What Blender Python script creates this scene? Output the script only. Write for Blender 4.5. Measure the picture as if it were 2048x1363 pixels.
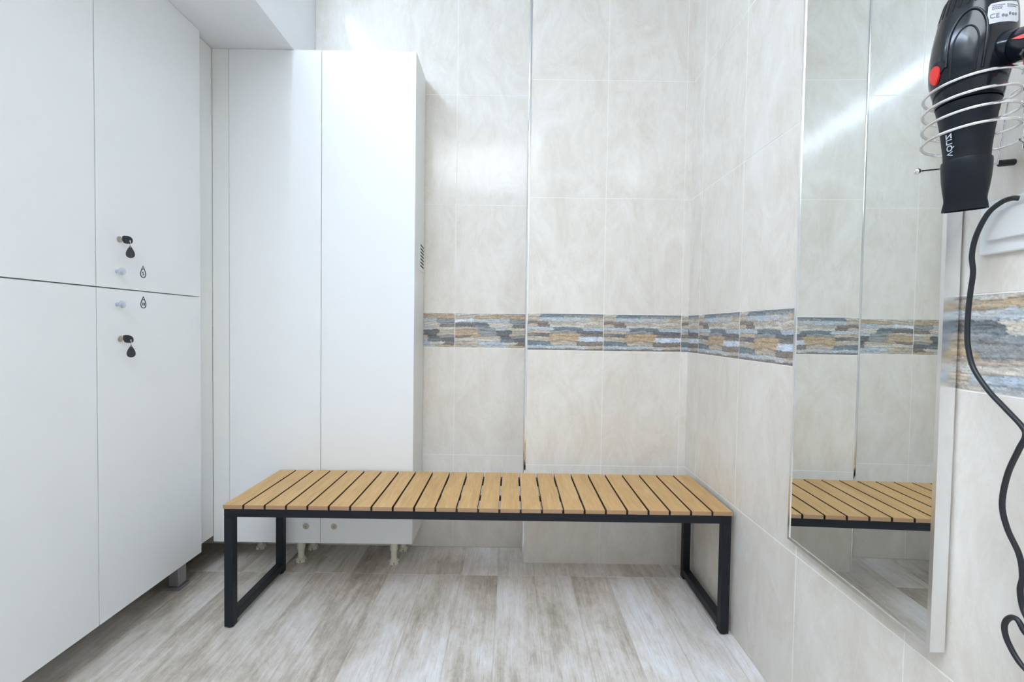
import bpy, bmesh, math, random
from mathutils import Vector, Matrix, noise
PI = math.pi
random.seed(7)
for o in list(bpy.data.objects):
    bpy.data.objects.remove(o, do_unlink=True)
scene = bpy.context.scene
COL = scene.collection

# ------------------------------------------------------------------ camera
F_PX, YAW, PITCH, ROLL = 918.17, 0.0016, 0.0276, 0.0147
cam_data = bpy.data.cameras.new('camera')
cam_data.sensor_fit = 'HORIZONTAL'
cam_data.sensor_width = 36.0
cam_data.lens = F_PX / 2048.0 * 36.0
cam_data.clip_start = 0.02
cam = bpy.data.objects.new('camera', cam_data)
COL.objects.link(cam)
cy, sy = math.cos(YAW), math.sin(YAW)
cp, sp = math.cos(PITCH), math.sin(PITCH)
cr, sr = math.cos(ROLL), math.sin(ROLL)
x1 = Vector((cy, -sy, 0)); yw = Vector((sy, cy, 0)); zw = Vector((0, 0, 1))
fwd = yw * cp - zw * sp
zup = yw * sp + zw * cp
right = x1 * cr + zup * sr
up = zup * cr - x1 * sr
cam.matrix_world = Matrix(((right.x, up.x, -fwd.x, 0), (right.y, up.y, -fwd.y, 0),
                           (right.z, up.z, -fwd.z, 1.0), (0, 0, 0, 1)))
scene.camera = cam

# ------------------------------------------------------------------ world, exposure
STRIP_STRENGTH = 28.0
STRIP_COLOR = (0.71, 0.875, 1.08, 1)
FILL_PANEL_STRENGTH = 8.2
FILL_PANEL_COLOR = (0.88, 0.96, 1.04, 1)
world = bpy.data.worlds.new('world')
scene.world = world
world.use_nodes = True
world.node_tree.nodes['Background'].inputs[0].default_value = (0.9, 0.95, 1.0, 1)
world.node_tree.nodes['Background'].inputs[1].default_value = 0.3
scene.view_settings.view_transform = 'Standard'
scene.view_settings.look = 'None'
scene.view_settings.gamma = 1.0
scene.view_settings.use_curve_mapping = False
scene.view_settings.exposure = 0.10
scene.cycles.sample_clamp_indirect = 0.0
scene.cycles.blur_glossy = 0.2

# ------------------------------------------------------------------ dimensions
XR = 0.7455                     # right wall
YB = 2.0711                     # back wall
YP, XP = 1.9347, 0.0601         # pillar face, pillar left edge
TW = 0.3276                     # tile width
ZT, ZR1, ZR2, ZBT, ZBB, ZR5 = 2.5183, 2.0340, 1.5490, 1.0650, 0.9100, 0.4228
XL = -1.18600                    # front of the left lockers
YLE = 1.7554
ZL0, ZLS, ZL1 = 0.1184, 1.1012, 2.0985
YK = 1.8664                     # front of the back cabinet
KX0, KX1, KX2 = -1.1454, -0.7735, -0.3958
ZK0 = 0.1056
XS, ZS = -0.886, 2.0995         # ceiling drop
ZC = 2.62
XW = -1.65                      # left wall
YF = -1.8                       # wall behind the viewer

# ------------------------------------------------------------------ helpers
def lin(c):
    return tuple(((v / 255.0) / 12.92 if v / 255.0 <= 0.04045 else ((v / 255.0 + 0.055) / 1.055) ** 2.4) for v in c)

def new_mat(name, color=(0.8, 0.8, 0.8), rough=0.5, metal=0.0, coat=0.0, spec=0.5):
    m = bpy.data.materials.new(name)
    m.use_nodes = True
    b = m.node_tree.nodes['Principled BSDF']
    b.inputs['Base Color'].default_value = (*color, 1)
    b.inputs['Roughness'].default_value = rough
    b.inputs['Metallic'].default_value = metal
    b.inputs['Coat Weight'].default_value = coat
    b.inputs['Coat Roughness'].default_value = 0.05
    b.inputs['Specular IOR Level'].default_value = spec
    return m

class N:
    """small node-tree writer"""
    def __init__(self, m):
        self.t = m.node_tree; self.b = self.t.nodes['Principled BSDF']
    def add(self, typ, **kw):
        n = self.t.nodes.new(typ)
        for k, v in kw.items():
            setattr(n, k, v)
        return n
    def link(self, a, b):
        self.t.links.new(a, b)
    def val(self, sock, v):
        if hasattr(v, 'is_output'):
            self.link(v, sock)
        else:
            sock.default_value = v
    def math(self, op, a, b=0.0, c=None, clamp=False):
        n = self.add('ShaderNodeMath', operation=op, use_clamp=clamp)
        self.val(n.inputs[0], a); self.val(n.inputs[1], b)
        if c is not None:
            self.val(n.inputs[2], c)
        return n.outputs[0]
    def pos(self):
        return self.add('ShaderNodeTexCoord').outputs['Object']
    def scale(self, v, s, off=(0, 0, 0)):
        n = self.add('ShaderNodeMapping')
        n.inputs['Scale'].default_value = s
        n.inputs['Location'].default_value = off
        self.link(v, n.inputs['Vector'])
        return n.outputs[0]
    def noise(self, v, s, detail=4, rough=0.6, dist=0.0, out=0):
        n = self.add('ShaderNodeTexNoise')
        n.inputs['Scale'].default_value = s
        n.inputs['Detail'].default_value = detail
        n.inputs['Roughness'].default_value = rough
        n.inputs['Distortion'].default_value = dist
        self.link(v, n.inputs['Vector'])
        return n.outputs[out]
    def ramp(self, v, stops):
        n = self.add('ShaderNodeValToRGB')
        e = n.color_ramp.elements
        while len(e) < len(stops):
            e.new(0.5)
        for i, (p, c) in enumerate(stops):
            e[i].position = p
            e[i].color = (*c, 1)
        self.link(v, n.inputs[0])
        return n.outputs[0]
    def mix(self, f, a, b, typ='MIX'):
        n = self.add('ShaderNodeMix', data_type='RGBA', blend_type=typ)
        self.val(n.inputs[0], f)
        self.val(n.inputs[6], a if hasattr(a, 'is_output') else (*a, 1))
        self.val(n.inputs[7], b if hasattr(b, 'is_output') else (*b, 1))
        return n.outputs[2]
    def bump(self, h, strength, dist=0.001):
        n = self.add('ShaderNodeBump')
        n.inputs['Strength'].default_value = strength
        n.inputs['Distance'].default_value = dist
        self.link(h, n.inputs['Height'])
        self.link(n.outputs[0], self.b.inputs['Normal'])

# ------------------------------------------------------------------ materials
M = {}
def paint(name, c, rough=0.55, var=0.03, bump=0.05):
    m = new_mat(name, c, rough)
    n = N(m)
    f = n.noise(n.pos(), 9.0, 5)
    n.link(n.mix(f, tuple(v * (1 - var) for v in c), tuple(min(1, v * (1 + var)) for v in c)), n.b.inputs['Base Color'])
    if bump:
        n.bump(n.noise(n.pos(), 260.0, 3), bump, 0.0006)
    return m
M['plaster'] = paint('white_plaster', (0.86, 0.87, 0.88), 0.7)
M['ceiling'] = paint('ceiling_paint', (0.82, 0.83, 0.84), 0.75)
M['laminate'] = paint('off_white_laminate', lin((241, 242, 242)), 0.42, 0.008, 0.02)
M['laminate_side'] = paint('carcass_laminate', lin((239, 239, 236)), 0.45, 0.008, 0.02)
M['dark_gap'] = paint('shadow_gap_edge', lin((92, 92, 90)), 0.8, 0.02, 0)
M['plastic_cream'] = paint('cream_plastic', lin((226, 224, 208)), 0.4, 0.02, 0)
M['plastic_white'] = paint('white_plastic', lin((236, 237, 236)), 0.3, 0.01, 0)
M['chrome'] = new_mat('chrome', (0.82, 0.83, 0.85), 0.12, 1.0)
M['satin'] = new_mat('satin_aluminium', (0.72, 0.74, 0.77), 0.3, 1.0)
M['polished'] = new_mat('polished_aluminium', (0.88, 0.89, 0.90), 0.22, 1.0)
M['knob'] = new_mat('satin_knob_metal', (0.60, 0.66, 0.74), 0.28, 0.9)
M['lockmetal'] = new_mat('nickel_lock', (0.52, 0.49, 0.43), 0.3, 1.0)
M['black_plastic'] = paint('black_plastic', (0.012, 0.013, 0.016), 0.4, 0.1, 0)
M['keyhead'] = paint('black_key_plastic', (0.012, 0.012, 0.014), 0.45, 0.1, 0)
M['tag'] = paint('black_tag_plastic', (0.02, 0.023, 0.025), 0.55, 0.1, 0)
M['print'] = paint('dark_print', (0.05, 0.05, 0.075), 0.6, 0.05, 0)
M['hole'] = paint('dark_hole', (0.01, 0.01, 0.011), 0.9, 0.05, 0)
M['glossblack'] = new_mat('glossy_black_shell', (0.006, 0.009, 0.015), 0.17, 0.0, 0.12, 0.38)
M['matteblack'] = paint('soft_black_shell', (0.008, 0.011, 0.017), 0.48, 0.08, 0)
M['nozzle'] = paint('matte_black_nozzle', (0.008, 0.011, 0.017), 0.42, 0.08, 0)
for k_ in ('matteblack', 'nozzle'):
    M[k_].node_tree.nodes['Principled BSDF'].inputs['Specular IOR Level'].default_value = 0.28
M['rubber'] = paint('black_cord_rubber', (0.014, 0.017, 0.022), 0.38, 0.08, 0)
M['red'] = paint('red_plastic', lin((226, 44, 40)), 0.35, 0.03, 0)
M['sticker'] = paint('silver_sticker', lin((205, 208, 214)), 0.4, 0.03, 0)
M['stickerprint'] = paint('grey_sticker_print', lin((120, 124, 132)), 0.5, 0.03, 0)
M['whiteprint'] = paint('white_print', lin((214, 222, 236)), 0.5, 0.02, 0)
M['mirror'] = new_mat('mirror_glass', (0.77, 0.80, 0.79), 0.0, 1.0)
M['greyfoot'] = new_mat('grey_aluminium_leg', (0.42, 0.42, 0.45), 0.42, 0.8)
M['frame'] = paint('dark_powder_coat', lin((23, 28, 35)), 0.45, 0.06, 0.1)
M['frame'].node_tree.nodes['Principled BSDF'].inputs['Specular IOR Level'].default_value = 0.3
M['grout'] = paint('pale_grout', lin((243, 241, 237)), 0.8, 0.03, 0.2)
M['floorgrout'] = paint('floor_grout', lin((205, 198, 188)), 0.8, 0.04, 0.2)

# cream marble-look wall tile
m = new_mat('cream_wall_tile', rough=0.125, spec=0.30)
n = N(m)
p = n.pos()
a = n.noise(n.scale(p, (1, 1, 0.55)), 7.0, 8, 0.70, 1.4)
c1 = n.ramp(a, [(0.30, lin((221, 212, 199))), (0.5, lin((230, 223, 213))), (0.70, lin((238, 233, 226)))])
v = n.noise(n.scale(p, (1, 1, 0.35), (3, 1, 2)), 7.0, 8, 0.7, 2.2)
w = n.math('ABSOLUTE', n.math('SUBTRACT', v, 0.5))
vein = n.math('SUBTRACT', 1.0, n.math('MULTIPLY', w, 22.0), clamp=True)
c2 = n.mix(n.math('MULTIPLY', vein, 0.22), c1, lin((244, 240, 234)))
n.link(c2, n.b.inputs['Base Color'])
n.bump(n.noise(p, 14.0, 2), 0.02, 0.003)
M['tile'] = m

# stone-strip decor tile: colours carried by the "stone" attribute of the mesh
m = new_mat('stone_strip_tile', rough=0.16)
n = N(m)
att = n.add('ShaderNodeVertexColor', layer_name='stone')
p = n.pos()
g = n.noise(n.scale(p, (1, 1, 2.2)), 120.0, 6, 0.8, 1.0)
g2 = n.ramp(g, [(0.32, (0.52, 0.52, 0.54)), (0.5, (1, 1, 1)), (0.70, (1.42, 1.41, 1.39))])
n.link(n.mix(0.85, att.outputs[0], g2, 'MULTIPLY'), n.b.inputs['Base Color'])
n.bump(g, 0.25, 0.002)
M['stone'] = m

# weathered wood-look floor planks
PLANK_W, PLANK_X0, PLANK_Y0, PLANK_L = 0.148, -1.225, 1.832, 1.20
m = new_mat('weathered_wood_look_tile', rough=0.33)
n = N(m)
p = n.pos()
sep = n.add('ShaderNodeSeparateXYZ'); n.link(p, sep.inputs[0])
ix = n.math('FLOOR', n.math('DIVIDE', n.math('SUBTRACT', sep.outputs[0], PLANK_X0), PLANK_W))
iy = n.math('FLOOR', n.math('DIVIDE', n.math('SUBTRACT', sep.outputs[1], PLANK_Y0), PLANK_L))
cmb = n.add('ShaderNodeCombineXYZ'); n.link(ix, cmb.inputs[0]); n.link(iy, cmb.inputs[1])
wn = n.add('ShaderNodeTexWhiteNoise', noise_dimensions='3D'); n.link(cmb.outputs[0], wn.inputs[0])
vm = n.add('ShaderNodeVectorMath', operation='MULTIPLY_ADD')
n.link(wn.outputs[1], vm.inputs[0]); vm.inputs[1].default_value = (7, 9, 5); n.link(p, vm.inputs[2])
q = vm.outputs[0]
broad = n.noise(n.scale(q, (2.4, 1.2, 1)), 2.0, 6, 0.64, 0.25)
streak = n.noise(n.scale(q, (20, 1.5, 1)), 2.4, 6, 0.68, 0.15)
patchy = n.noise(n.scale(q, (14, 8, 1), (2, 7, 0)), 2.6, 7, 0.78, 0.8)
fine = n.noise(n.scale(q, (95, 4.0, 1)), 3.0, 5, 0.7, 0.1)
s = n.math('ADD', n.math('MULTIPLY', broad, 0.46), n.math('ADD', n.math('MULTIPLY', streak, 0.26), n.math('ADD', n.math('MULTIPLY', patchy, 0.20), n.math('MULTIPLY', wn.outputs[0], 0.08))))
col = n.ramp(s, [(0.36, lin((158, 146, 133))), (0.43, lin((196, 186, 173))), (0.49, lin((222, 214, 205))),
                 (0.56, lin((237, 233, 230))), (0.64, lin((246, 247, 251)))])
brown = n.noise(n.scale(q, (11, 1.2, 1), (4, 2, 0)), 2.3, 6, 0.72, 0.3)
bm_ = n.math('MULTIPLY', n.math('SUBTRACT', brown, 0.55, clamp=True), 3.0, clamp=True)
col = n.mix(bm_, col, lin((160, 144, 122)))
fr = n.ramp(fine, [(0.30, (0.74, 0.72, 0.70)), (0.47, (1, 1, 1)), (0.7, (1.07, 1.07, 1.08))])
col = n.mix(0.8, col, fr, 'MULTIPLY')
n.link(col, n.b.inputs['Base Color'])
n.bump(fine, 0.18, 0.001)
M['plank'] = m

# oak-like composite slats
m = new_mat('oak_composite_slat', rough=0.5)
n = N(m)
p = n.pos()
oi = n.add('ShaderNodeObjectInfo')
vm = n.add('ShaderNodeVectorMath', operation='MULTIPLY_ADD')
n.link(p, vm.inputs[0]); vm.inputs[1].default_value = (1, 1, 1)
cmb = n.add('ShaderNodeCombineXYZ')
n.link(n.math('MULTIPLY', oi.outputs['Random'], 9.0), cmb.inputs[0]); n.link(n.math('MULTIPLY', oi.outputs['Random'], 31.0), cmb.inputs[1])
n.link(cmb.outputs[0], vm.inputs[2])
q = vm.outputs[0]
g = n.noise(n.scale(q, (110, 4, 40)), 3.0, 5, 0.6, 0.2)
g1 = n.noise(n.scale(q, (14, 2.2, 14)), 2.0, 4, 0.6, 0.8)
col = n.ramp(n.math('ADD', n.math('MULTIPLY', g, 0.55), n.math('MULTIPLY', g1, 0.45)),
             [(0.36, lin((191, 151, 97))), (0.5, lin((207, 166, 110))), (0.64, lin((219, 181, 126)))])
n.link(col, n.b.inputs['Base Color'])
n.bump(g, 0.1, 0.0005)
M['slat'] = m
M['slat_end'] = paint('slat_cut_end', lin((172, 138, 104)), 0.6, 0.06, 0.1)
M['slat_gap_shade'] = paint('painted_slat_gap_shade', lin((74, 52, 34)), 0.7, 0.1, 0.2)  # shade of the gaps between slats, painted dark brown on their side faces

def emis(name, color, strength):
    m = bpy.data.materials.new(name); m.use_nodes = True
    b = m.node_tree.nodes['Principled BSDF']
    b.inputs['Base Color'].default_value = (0.9, 0.9, 0.9, 1)
    b.inputs['Emission Color'].default_value = color
    b.inputs['Emission Strength'].default_value = strength
    return m
M['led'] = emis('led_diffuser', STRIP_COLOR, STRIP_STRENGTH)
M['panel'] = emis('fill_panel_diffuser', FILL_PANEL_COLOR, FILL_PANEL_STRENGTH)

# ------------------------------------------------------------------ mesh building
def link_obj(name, bm, mats, parent=None, loc=None, smooth=None):
    me = bpy.data.meshes.new(name)
    bmesh.ops.recalc_face_normals(bm, faces=bm.faces[:])
    bm.to_mesh(me); bm.free()
    for mt in (mats if isinstance(mats, (list, tuple)) else [mats]):
        me.materials.append(mt)
    o = bpy.data.objects.new(name, me)
    COL.objects.link(o)
    if parent is not None:
        o.parent = parent
        pw = parent.location.copy()
        if parent.parent is not None:
            pw += parent.parent.location
        if not getattr(parent, 'rotation_euler', None) or parent.rotation_euler.z == 0:
            me.transform(Matrix.Translation(-pw))
    if smooth is not None:
        for f in me.polygons:
            f.use_smooth = True
        if smooth < 3:
            me.set_sharp_from_angle(angle=smooth)
    return o

def thing(name, label, cat, loc=(0, 0, 0), group=None):
    o = bpy.data.objects.new(name, None)
    o.empty_display_size = 0.05
    COL.objects.link(o)
    o.location = loc
    o['label'] = label; o['category'] = cat
    if group:
        o['group'] = group
    return o

def struct(name, bm, mats, smooth=None):
    o = link_obj(name, bm, mats, None, None, smooth)
    o['kind'] = 'structure'
    return o

def box(bm, x0, y0, z0, x1, y1, z1, bevel=0.0, seg=2, mat=0):
    vs = [bm.verts.new((x, y, z)) for x in (x0, x1) for y in (y0, y1) for z in (z0, z1)]
    fs = []
    for idx in ((0, 1, 3, 2), (4, 6, 7, 5), (0, 4, 5, 1), (2, 3, 7, 6), (0, 2, 6, 4), (1, 5, 7, 3)):
        f = bm.faces.new([vs[i] for i in idx]); f.material_index = mat; fs.append(f)
    if bevel > 0:
        es = list({e for f in fs for e in f.edges})
        r = bmesh.ops.bevel(bm, geom=es, offset=bevel, segments=seg, affect='EDGES', profile=0.5)
        for f in r['faces']:
            f.material_index = mat
    return bm

def BOX(*a, **k):
    return box(bmesh.new(), *a, **k)

def tube(bm, pts, r, seg=12, cap=True, closed=False):
    pts = [Vector(p) for p in pts]
    nrm = None; rings = []
    for i, p in enumerate(pts):
        t = (pts[min(i + 1, len(pts) - 1)] - pts[max(i - 1, 0)]).normalized()
        if nrm is None:
            nrm = t.orthogonal().normalized()
        nrm = (nrm - t * nrm.dot(t)).normalized()
        b = t.cross(nrm)
        rr = r[i] if isinstance(r, (list, tuple)) else r
        rings.append([bm.verts.new(p + (nrm * math.cos(2 * PI * k / seg) + b * math.sin(2 * PI * k / seg)) * rr) for k in range(seg)])
    for A, B in zip(rings[:-1], rings[1:]):
        for k in range(seg):
            bm.faces.new((A[k], A[(k + 1) % seg], B[(k + 1) % seg], B[k]))
    if cap:
        bm.faces.new(rings[0][::-1]); bm.faces.new(rings[-1])
    return bm

def spline(pts, sub=10):
    P = [Vector(p) for p in pts]
    out = []
    for i in range(len(P) - 1):
        p0, p1, p2, p3 = P[max(i - 1, 0)], P[i], P[i + 1], P[min(i + 2, len(P) - 1)]
        for k in range(sub):
            t = k / sub
            out.append(0.5 * ((2 * p1) + (p2 - p0) * t + (2 * p0 - 5 * p1 + 4 * p2 - p3) * t * t + (3 * p1 - p0 - 3 * p2 + p3) * t ** 3))
    out.append(P[-1])
    return out

def lathe(bm, prof, base, axis, seg=24):
    """prof: (distance along axis, radius)"""
    axis = Vector(axis).normalized(); base = Vector(base)
    u = axis.orthogonal().normalized(); w = axis.cross(u)
    rings = []
    for d, r in prof:
        c = base + axis * d
        if r < 1e-6:
            rings.append([bm.verts.new(c)])
        else:
            rings.append([bm.verts.new(c + (u * math.cos(2 * PI * k / seg) + w * math.sin(2 * PI * k / seg)) * r) for k in range(seg)])
    for A, B in zip(rings[:-1], rings[1:]):
        for k in range(seg):
            k2 = (k + 1) % seg
            if len(A) == 1 and len(B) == 1:
                continue
            if len(A) == 1:
                bm.faces.new((A[0], B[k2], B[k]))
            elif len(B) == 1:
                bm.faces.new((A[k], A[k2], B[0]))
            else:
                bm.faces.new((A[k], A[k2], B[k2], B[k]))
    if len(rings[0]) > 1:
        bm.faces.new(rings[0][::-1])
    if len(rings[-1]) > 1:
        bm.faces.new(rings[-1])
    return bm

def prism(bm, outline, origin, u, v, depth, hole=None):
    """outline: 2D points, extruded by depth along u x v; hole: another 2D loop of the same length"""
    u = Vector(u); v = Vector(v); w = u.cross(v).normalized(); o = Vector(origin)
    A = [bm.verts.new(o + u * x + v * y) for x, y in outline]
    B = [bm.verts.new(o + u * x + v * y + w * depth) for x, y in outline]
    k = len(A)
    for i in range(k):
        bm.faces.new((A[i], A[(i + 1) % k], B[(i + 1) % k], B[i]))
    if hole is None:
        bm.faces.new(A[::-1]); bm.faces.new(B)
    else:
        C = [bm.verts.new(o + u * x + v * y) for x, y in hole]
        D = [bm.verts.new(o + u * x + v * y + w * depth) for x, y in hole]
        for i in range(k):
            j = (i + 1) % k
            bm.faces.new((C[j], C[i], D[i], D[j]))
            bm.faces.new((A[j], A[i], C[i], C[j]))
            bm.faces.new((B[i], B[j], D[j], D[i]))
    return bm

def drop_outline(w, h, k=24):
    """water-drop outline, tip up, centred on its box"""
    pts = []
    for i in range(k):
        t = 2 * PI * i / k
        x = math.sin(t) * math.sin(t / 2) ** 1.35
        y = math.cos(t)
        pts.append((x, y))
    mx = max(abs(p[0]) for p in pts)
    return [(p[0] / mx * w / 2, p[1] * h / 2) for p in pts]

def text_geo(body, size, align='CENTER'):
    """2D polygons of a word in the built-in font"""
    cu = bpy.data.curves.new('text', 'FONT')
    cu.body = body; cu.size = size; cu.align_x = align; cu.align_y = 'CENTER'
    cu.resolution_u = 4
    o = bpy.data.objects.new('text', cu)
    COL.objects.link(o)
    bpy.context.view_layer.update()
    me = bpy.data.meshes.new_from_object(o.evaluated_get(bpy.context.evaluated_depsgraph_get()))
    V = [tuple(v.co[:2]) for v in me.vertices]; Fs = [tuple(p.vertices) for p in me.polygons]
    bpy.data.objects.remove(o, do_unlink=True)
    bpy.data.curves.remove(cu); bpy.data.meshes.remove(me)
    return V, Fs

# ------------------------------------------------------------------ tiled walls
S = lambda r, g, b: lin((r, g, b))
DK, GR, LB, WB, TN, OR, BR, CR, TL, LG = (S(112, 114, 118), S(150, 152, 152), S(176, 190, 202), S(204, 216, 228), S(196, 176, 148),
    S(198, 164, 112), S(140, 126, 116), S(208, 198, 178), S(116, 132, 142), S(186, 190, 190))
STONE_A = [(0.05, [(.17, CR), (1, TL)]), (0.10, [(.16, TN), (.5, TL), (1, GR)]), (0.21, [(.16, TN), (.45, LB), (.80, LG), (1, TN)]),
           (0.285, [(.27, BR), (.6, TN), (1, CR)]), (0.36, [(.12, TN), (.30, BR), (.75, CR), (1, TN)]),
           (0.46, [(.34, LB), (.7, TL), (1, LB)]), (0.54, [(.27, TN), (.62, GR), (1, DK)]),
           (0.62, [(.14, BR), (.28, DK), (.66, OR), (1, BR)]), (0.75, [(.27, TN), (.66, OR), (1, WB)]),
           (0.865, [(.30, TL), (.66, TN), (1, BR)]), (0.96, [(.42, LB), (.78, LG), (1, TN)]), (1.01, [(1, BR)])]
STONE_B = [(0.05, [(.5, CR), (1, TN)]), (0.15, [(.30, TN), (1, OR)]), (0.26, [(.28, WB), (.45, LG), (.75, LB), (1, GR)]),
           (0.32, [(.3, BR), (.47, DK), (.75, CR), (1, GR)]), (0.40, [(.30, DK), (.47, TL), (.8, CR), (1, BR)]),
           (0.49, [(.32, TN), (.55, GR), (.75, LG), (1, CR)]), (0.66, [(.34, OR), (.55, GR), (.76, DK), (1, TN)]),
           (0.72, [(.2, BR), (.60, TN), (.78, DK), (1, GR)]), (0.82, [(.62, CR), (.80, TL), (1, DK)]),
           (0.93, [(.3, TN), (.65, LB), (.85, CR), (1, BR)]), (1.01, [(.4, TN), (.75, LG), (1, OR)])]

def stone_color(lay, x, y, seed):
    wx = noise.noise((x * 5 + seed, y * 9, 1.7)) * 0.05 + noise.noise((x * 31 + seed, y * 44, 5.1)) * 0.022
    wy = noise.noise((x * 6 + seed, y * 3, 8.3)) * 0.034 + noise.noise((x * 34 + seed, y * 18, 2.9)) * 0.017
    yy = min(max(y + wy, 0), 1); xx = min(max(x + wx, 0), 1)
    y0 = 0
    for y1, row in lay:
        if yy <= y1:
            break
        y0 = y1
    for k, (xe, c) in enumerate(row):
        if xx <= xe:
            break
    st = noise.fractal((x * 9 + k * 3.1 + seed, y * 34 + y1 * 17, seed), 1.0, 2.1, 5)
    br = 1.0 + 0.36 * st
    edge = min((yy - y0), (y1 - yy)) / max(y1 - y0, 1e-3)
    if edge < 0.10:
        br *= 0.70
    ck = abs(noise.noise((x * 11 + y * 30 + seed, y * 46 - x * 8, 6.6)))
    if ck < 0.055:
        br *= 0.80
    hue = noise.noise((x * 4 + y1 * 7, y * 11, seed + 3)) * 0.10
    gm = (c[0] + c[1] + c[2]) / 3
    c = [(0.58 * v + 0.42 * gm) * 1.10 for v in c]
    return (c[0] * br * (1 + hue), c[1] * br, c[2] * br * (1 - hue), 1)

TD = 0.006                      # tile thickness shown at the joints
def tiled(name, O, U, Nn, uedges, rows, umax, layf, gap=0.0011, zbase=0.0, ztop=2.66):
    """wall whose tile faces lie at O + U*u + Z*z; Nn points into the room"""
    O = Vector(O); U = Vector(U); Nn = Vector(Nn); Z = Vector((0, 0, 1))
    bm = bmesh.new()
    lay = bm.loops.layers.float_color.new('stone')
    rnd = random.Random(sum(ord(c) for c in name))
    def face(pts, mi):
        f = bm.faces.new([bm.verts.new(p) for p in pts]); f.material_index = mi
        return f
    P = lambda u, z, d=0.0: O + U * u + Z * z + Nn * d
    u0, u1 = uedges[0], uedges[-1]
    # grout bed and solid wall behind
    box(bm, 0, 0, 0, 1, 1, 1, mat=1)
    bm.verts.ensure_lookup_table()
    for k, v in enumerate(list(bm.verts)[-8:]):
        a, b, c = v.co
        v.co = P(u0 + (u1 - u0) * a, zbase + (ztop - zbase) * c, -0.0005 - 0.1 * b)
    for (z0, z1, kind) in rows:
        for i in range(len(uedges) - 1):
            ua, ub = uedges[i] + gap, uedges[i + 1] - gap
            za, zb = max(z0 + gap, zbase), min(z1 - gap, ztop)
            if ub - ua < 0.004 or zb - za < 0.004:
                continue
            e = 0.0009
            if kind == 0:
                tu, tz = rnd.uniform(-1, 1) * 0.0011, rnd.uniform(-1, 1) * 0.0009
                uc, zc = (ua + ub) / 2, (za + zb) / 2
                q = [(ua, za), (ub, za), (ub, zb), (ua, zb)]
                qi = [(ua + e, za + e), (ub - e, za + e), (ub - e, zb - e), (ua + e, zb - e)]
                top = [P(a, b, (a - uc) * tu + (b - zc) * tz) for a, b in qi]
                low = [P(a, b, -0.0006) for a, b in q]
                face(top, 0)
                for k in range(4):
                    face([low[k], low[(k + 1) % 4], top[(k + 1) % 4], top[k]], 0)
            else:
                st, ofs, flip = layf(i)
                fullw = TW
                nu = max(4, int(130 * (ub - ua) / fullw)); nz = 64
                grid = []
                for r in range(nz + 1):
                    row = []
                    for c in range(nu + 1):
                        u_ = ua + (ub - ua) * c / nu; z_ = za + (zb - za) * r / nz
                        row.append((bm.verts.new(P(u_, z_)), (u_ - ua) / fullw + ofs, 1 - r / nz))
                    grid.append(row)
                for r in range(nz):
                    for c in range(nu):
                        qs = [grid[r][c], grid[r][c + 1], grid[r + 1][c + 1], grid[r + 1][c]]
                        f = bm.faces.new([g[0] for g in qs]); f.material_index = 2
                        for lp, g in zip(f.loops, qs):
                            x = 1 - g[1] if flip else g[1]
                            key = (st is STONE_A, round(x, 4), round(g[2], 4))
                            if key not in CACHE:
                                CACHE[key] = stone_color(st, x, g[2], 2.0 if st is STONE_A else 11.0)
                            lp[lay] = CACHE[key]
    me = bpy.data.meshes.new(name)
    bm.normal_update()
    for f in bm.faces:
        if f.material_index != 1 and f.normal.dot(Nn) < 0:
            f.normal_flip()
    bm.to_mesh(me); bm.free()
    for k in ('tile', 'grout', 'stone'):
        me.materials.append(M[k])
    o = bpy.data.objects.new(name, me); COL.objects.link(o)
    o['kind'] = 'structure'
    return o
CACHE = {}
ROWS = [(ZR5 - (ZR1 - ZR2), ZR5, 0), (ZR5, ZBB, 0), (ZBB, ZBT, 1), (ZBT, ZR2, 0), (ZR2, ZR1, 0), (ZR1, ZT, 0), (ZT, ZT + 0.4, 0)]

bx = -0.2551
ue = [XW, bx - 4 * TW, bx - 3 * TW, bx - 2 * TW, bx - TW, bx, XP + 0.004]
tiled('wall_back', (0, YB, 0), (1, 0, 0), (0, -1, 0), ue, ROWS, 0, lambda i: (STONE_B, 0.0, False))
ue = [XP + 0.006, XP + TW, XP + 2 * TW, XR + 0.002]
tiled('wall_pillar', (0, YP, 0), (1, 0, 0), (0, -1, 0), ue, ROWS, 0, lambda i: (STONE_A, 0.0, False))
# pillar return
tiled('wall_pillar_side', (XP, 0, 0), (0, 1, 0), (-1, 0, 0), [YP + 0.006, YB - 0.0005], ROWS, 0, lambda i: (STONE_B, 0.0, False))
ys = [1.8278 - k * TW for k in range(12)]
ue = sorted([y for y in ys if y > YF] + [YF, YP + 0.002])
nT = len(ue) - 1
tiled('wall_right', (XR, 0, 0), (0, 1, 0), (-1, 0, 0), ue, ROWS, 0,
      lambda i: (STONE_B if i == nT - 5 else STONE_A, 0.0, True))
# metal corner strip on the pillar edge
bm = bmesh.new()
pr = [(0.0085, -0.0008), (0.0085, 0.0018), (0.0055, 0.0022), (0.0015, 0.0016), (-0.0012, -0.0004), (-0.0024, -0.0035), (-0.0024, -0.0095), (0.0008, -0.0095), (0.0010, -0.003), (0.0028, -0.0008)]
prism(bm, [(x, -y) for x, y in pr], (XP, YP, 0.0), (1, 0, 0), (0, 1, 0), ZC)
struct('trim_1', bm, M['chrome'])

struct('wall_left', BOX(XW - 0.1, YF - 0.1, 0, XW, YB + 0.11, ZC + 0.1), M['plaster'])
struct('wall_front', BOX(XW, YF - 0.1, 0, XR + 0.1, YF, ZC), M['plaster'])
struct('ceiling', BOX(XW, YF, ZC, XR + 0.1, YB + 0.1, ZC + 0.1), M['ceiling'])
struct('ceiling_drop', BOX(XW, YF, ZS, XS, YB - 0.0005, ZC - 0.0005, bevel=0.0015), M['plaster'])

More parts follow.
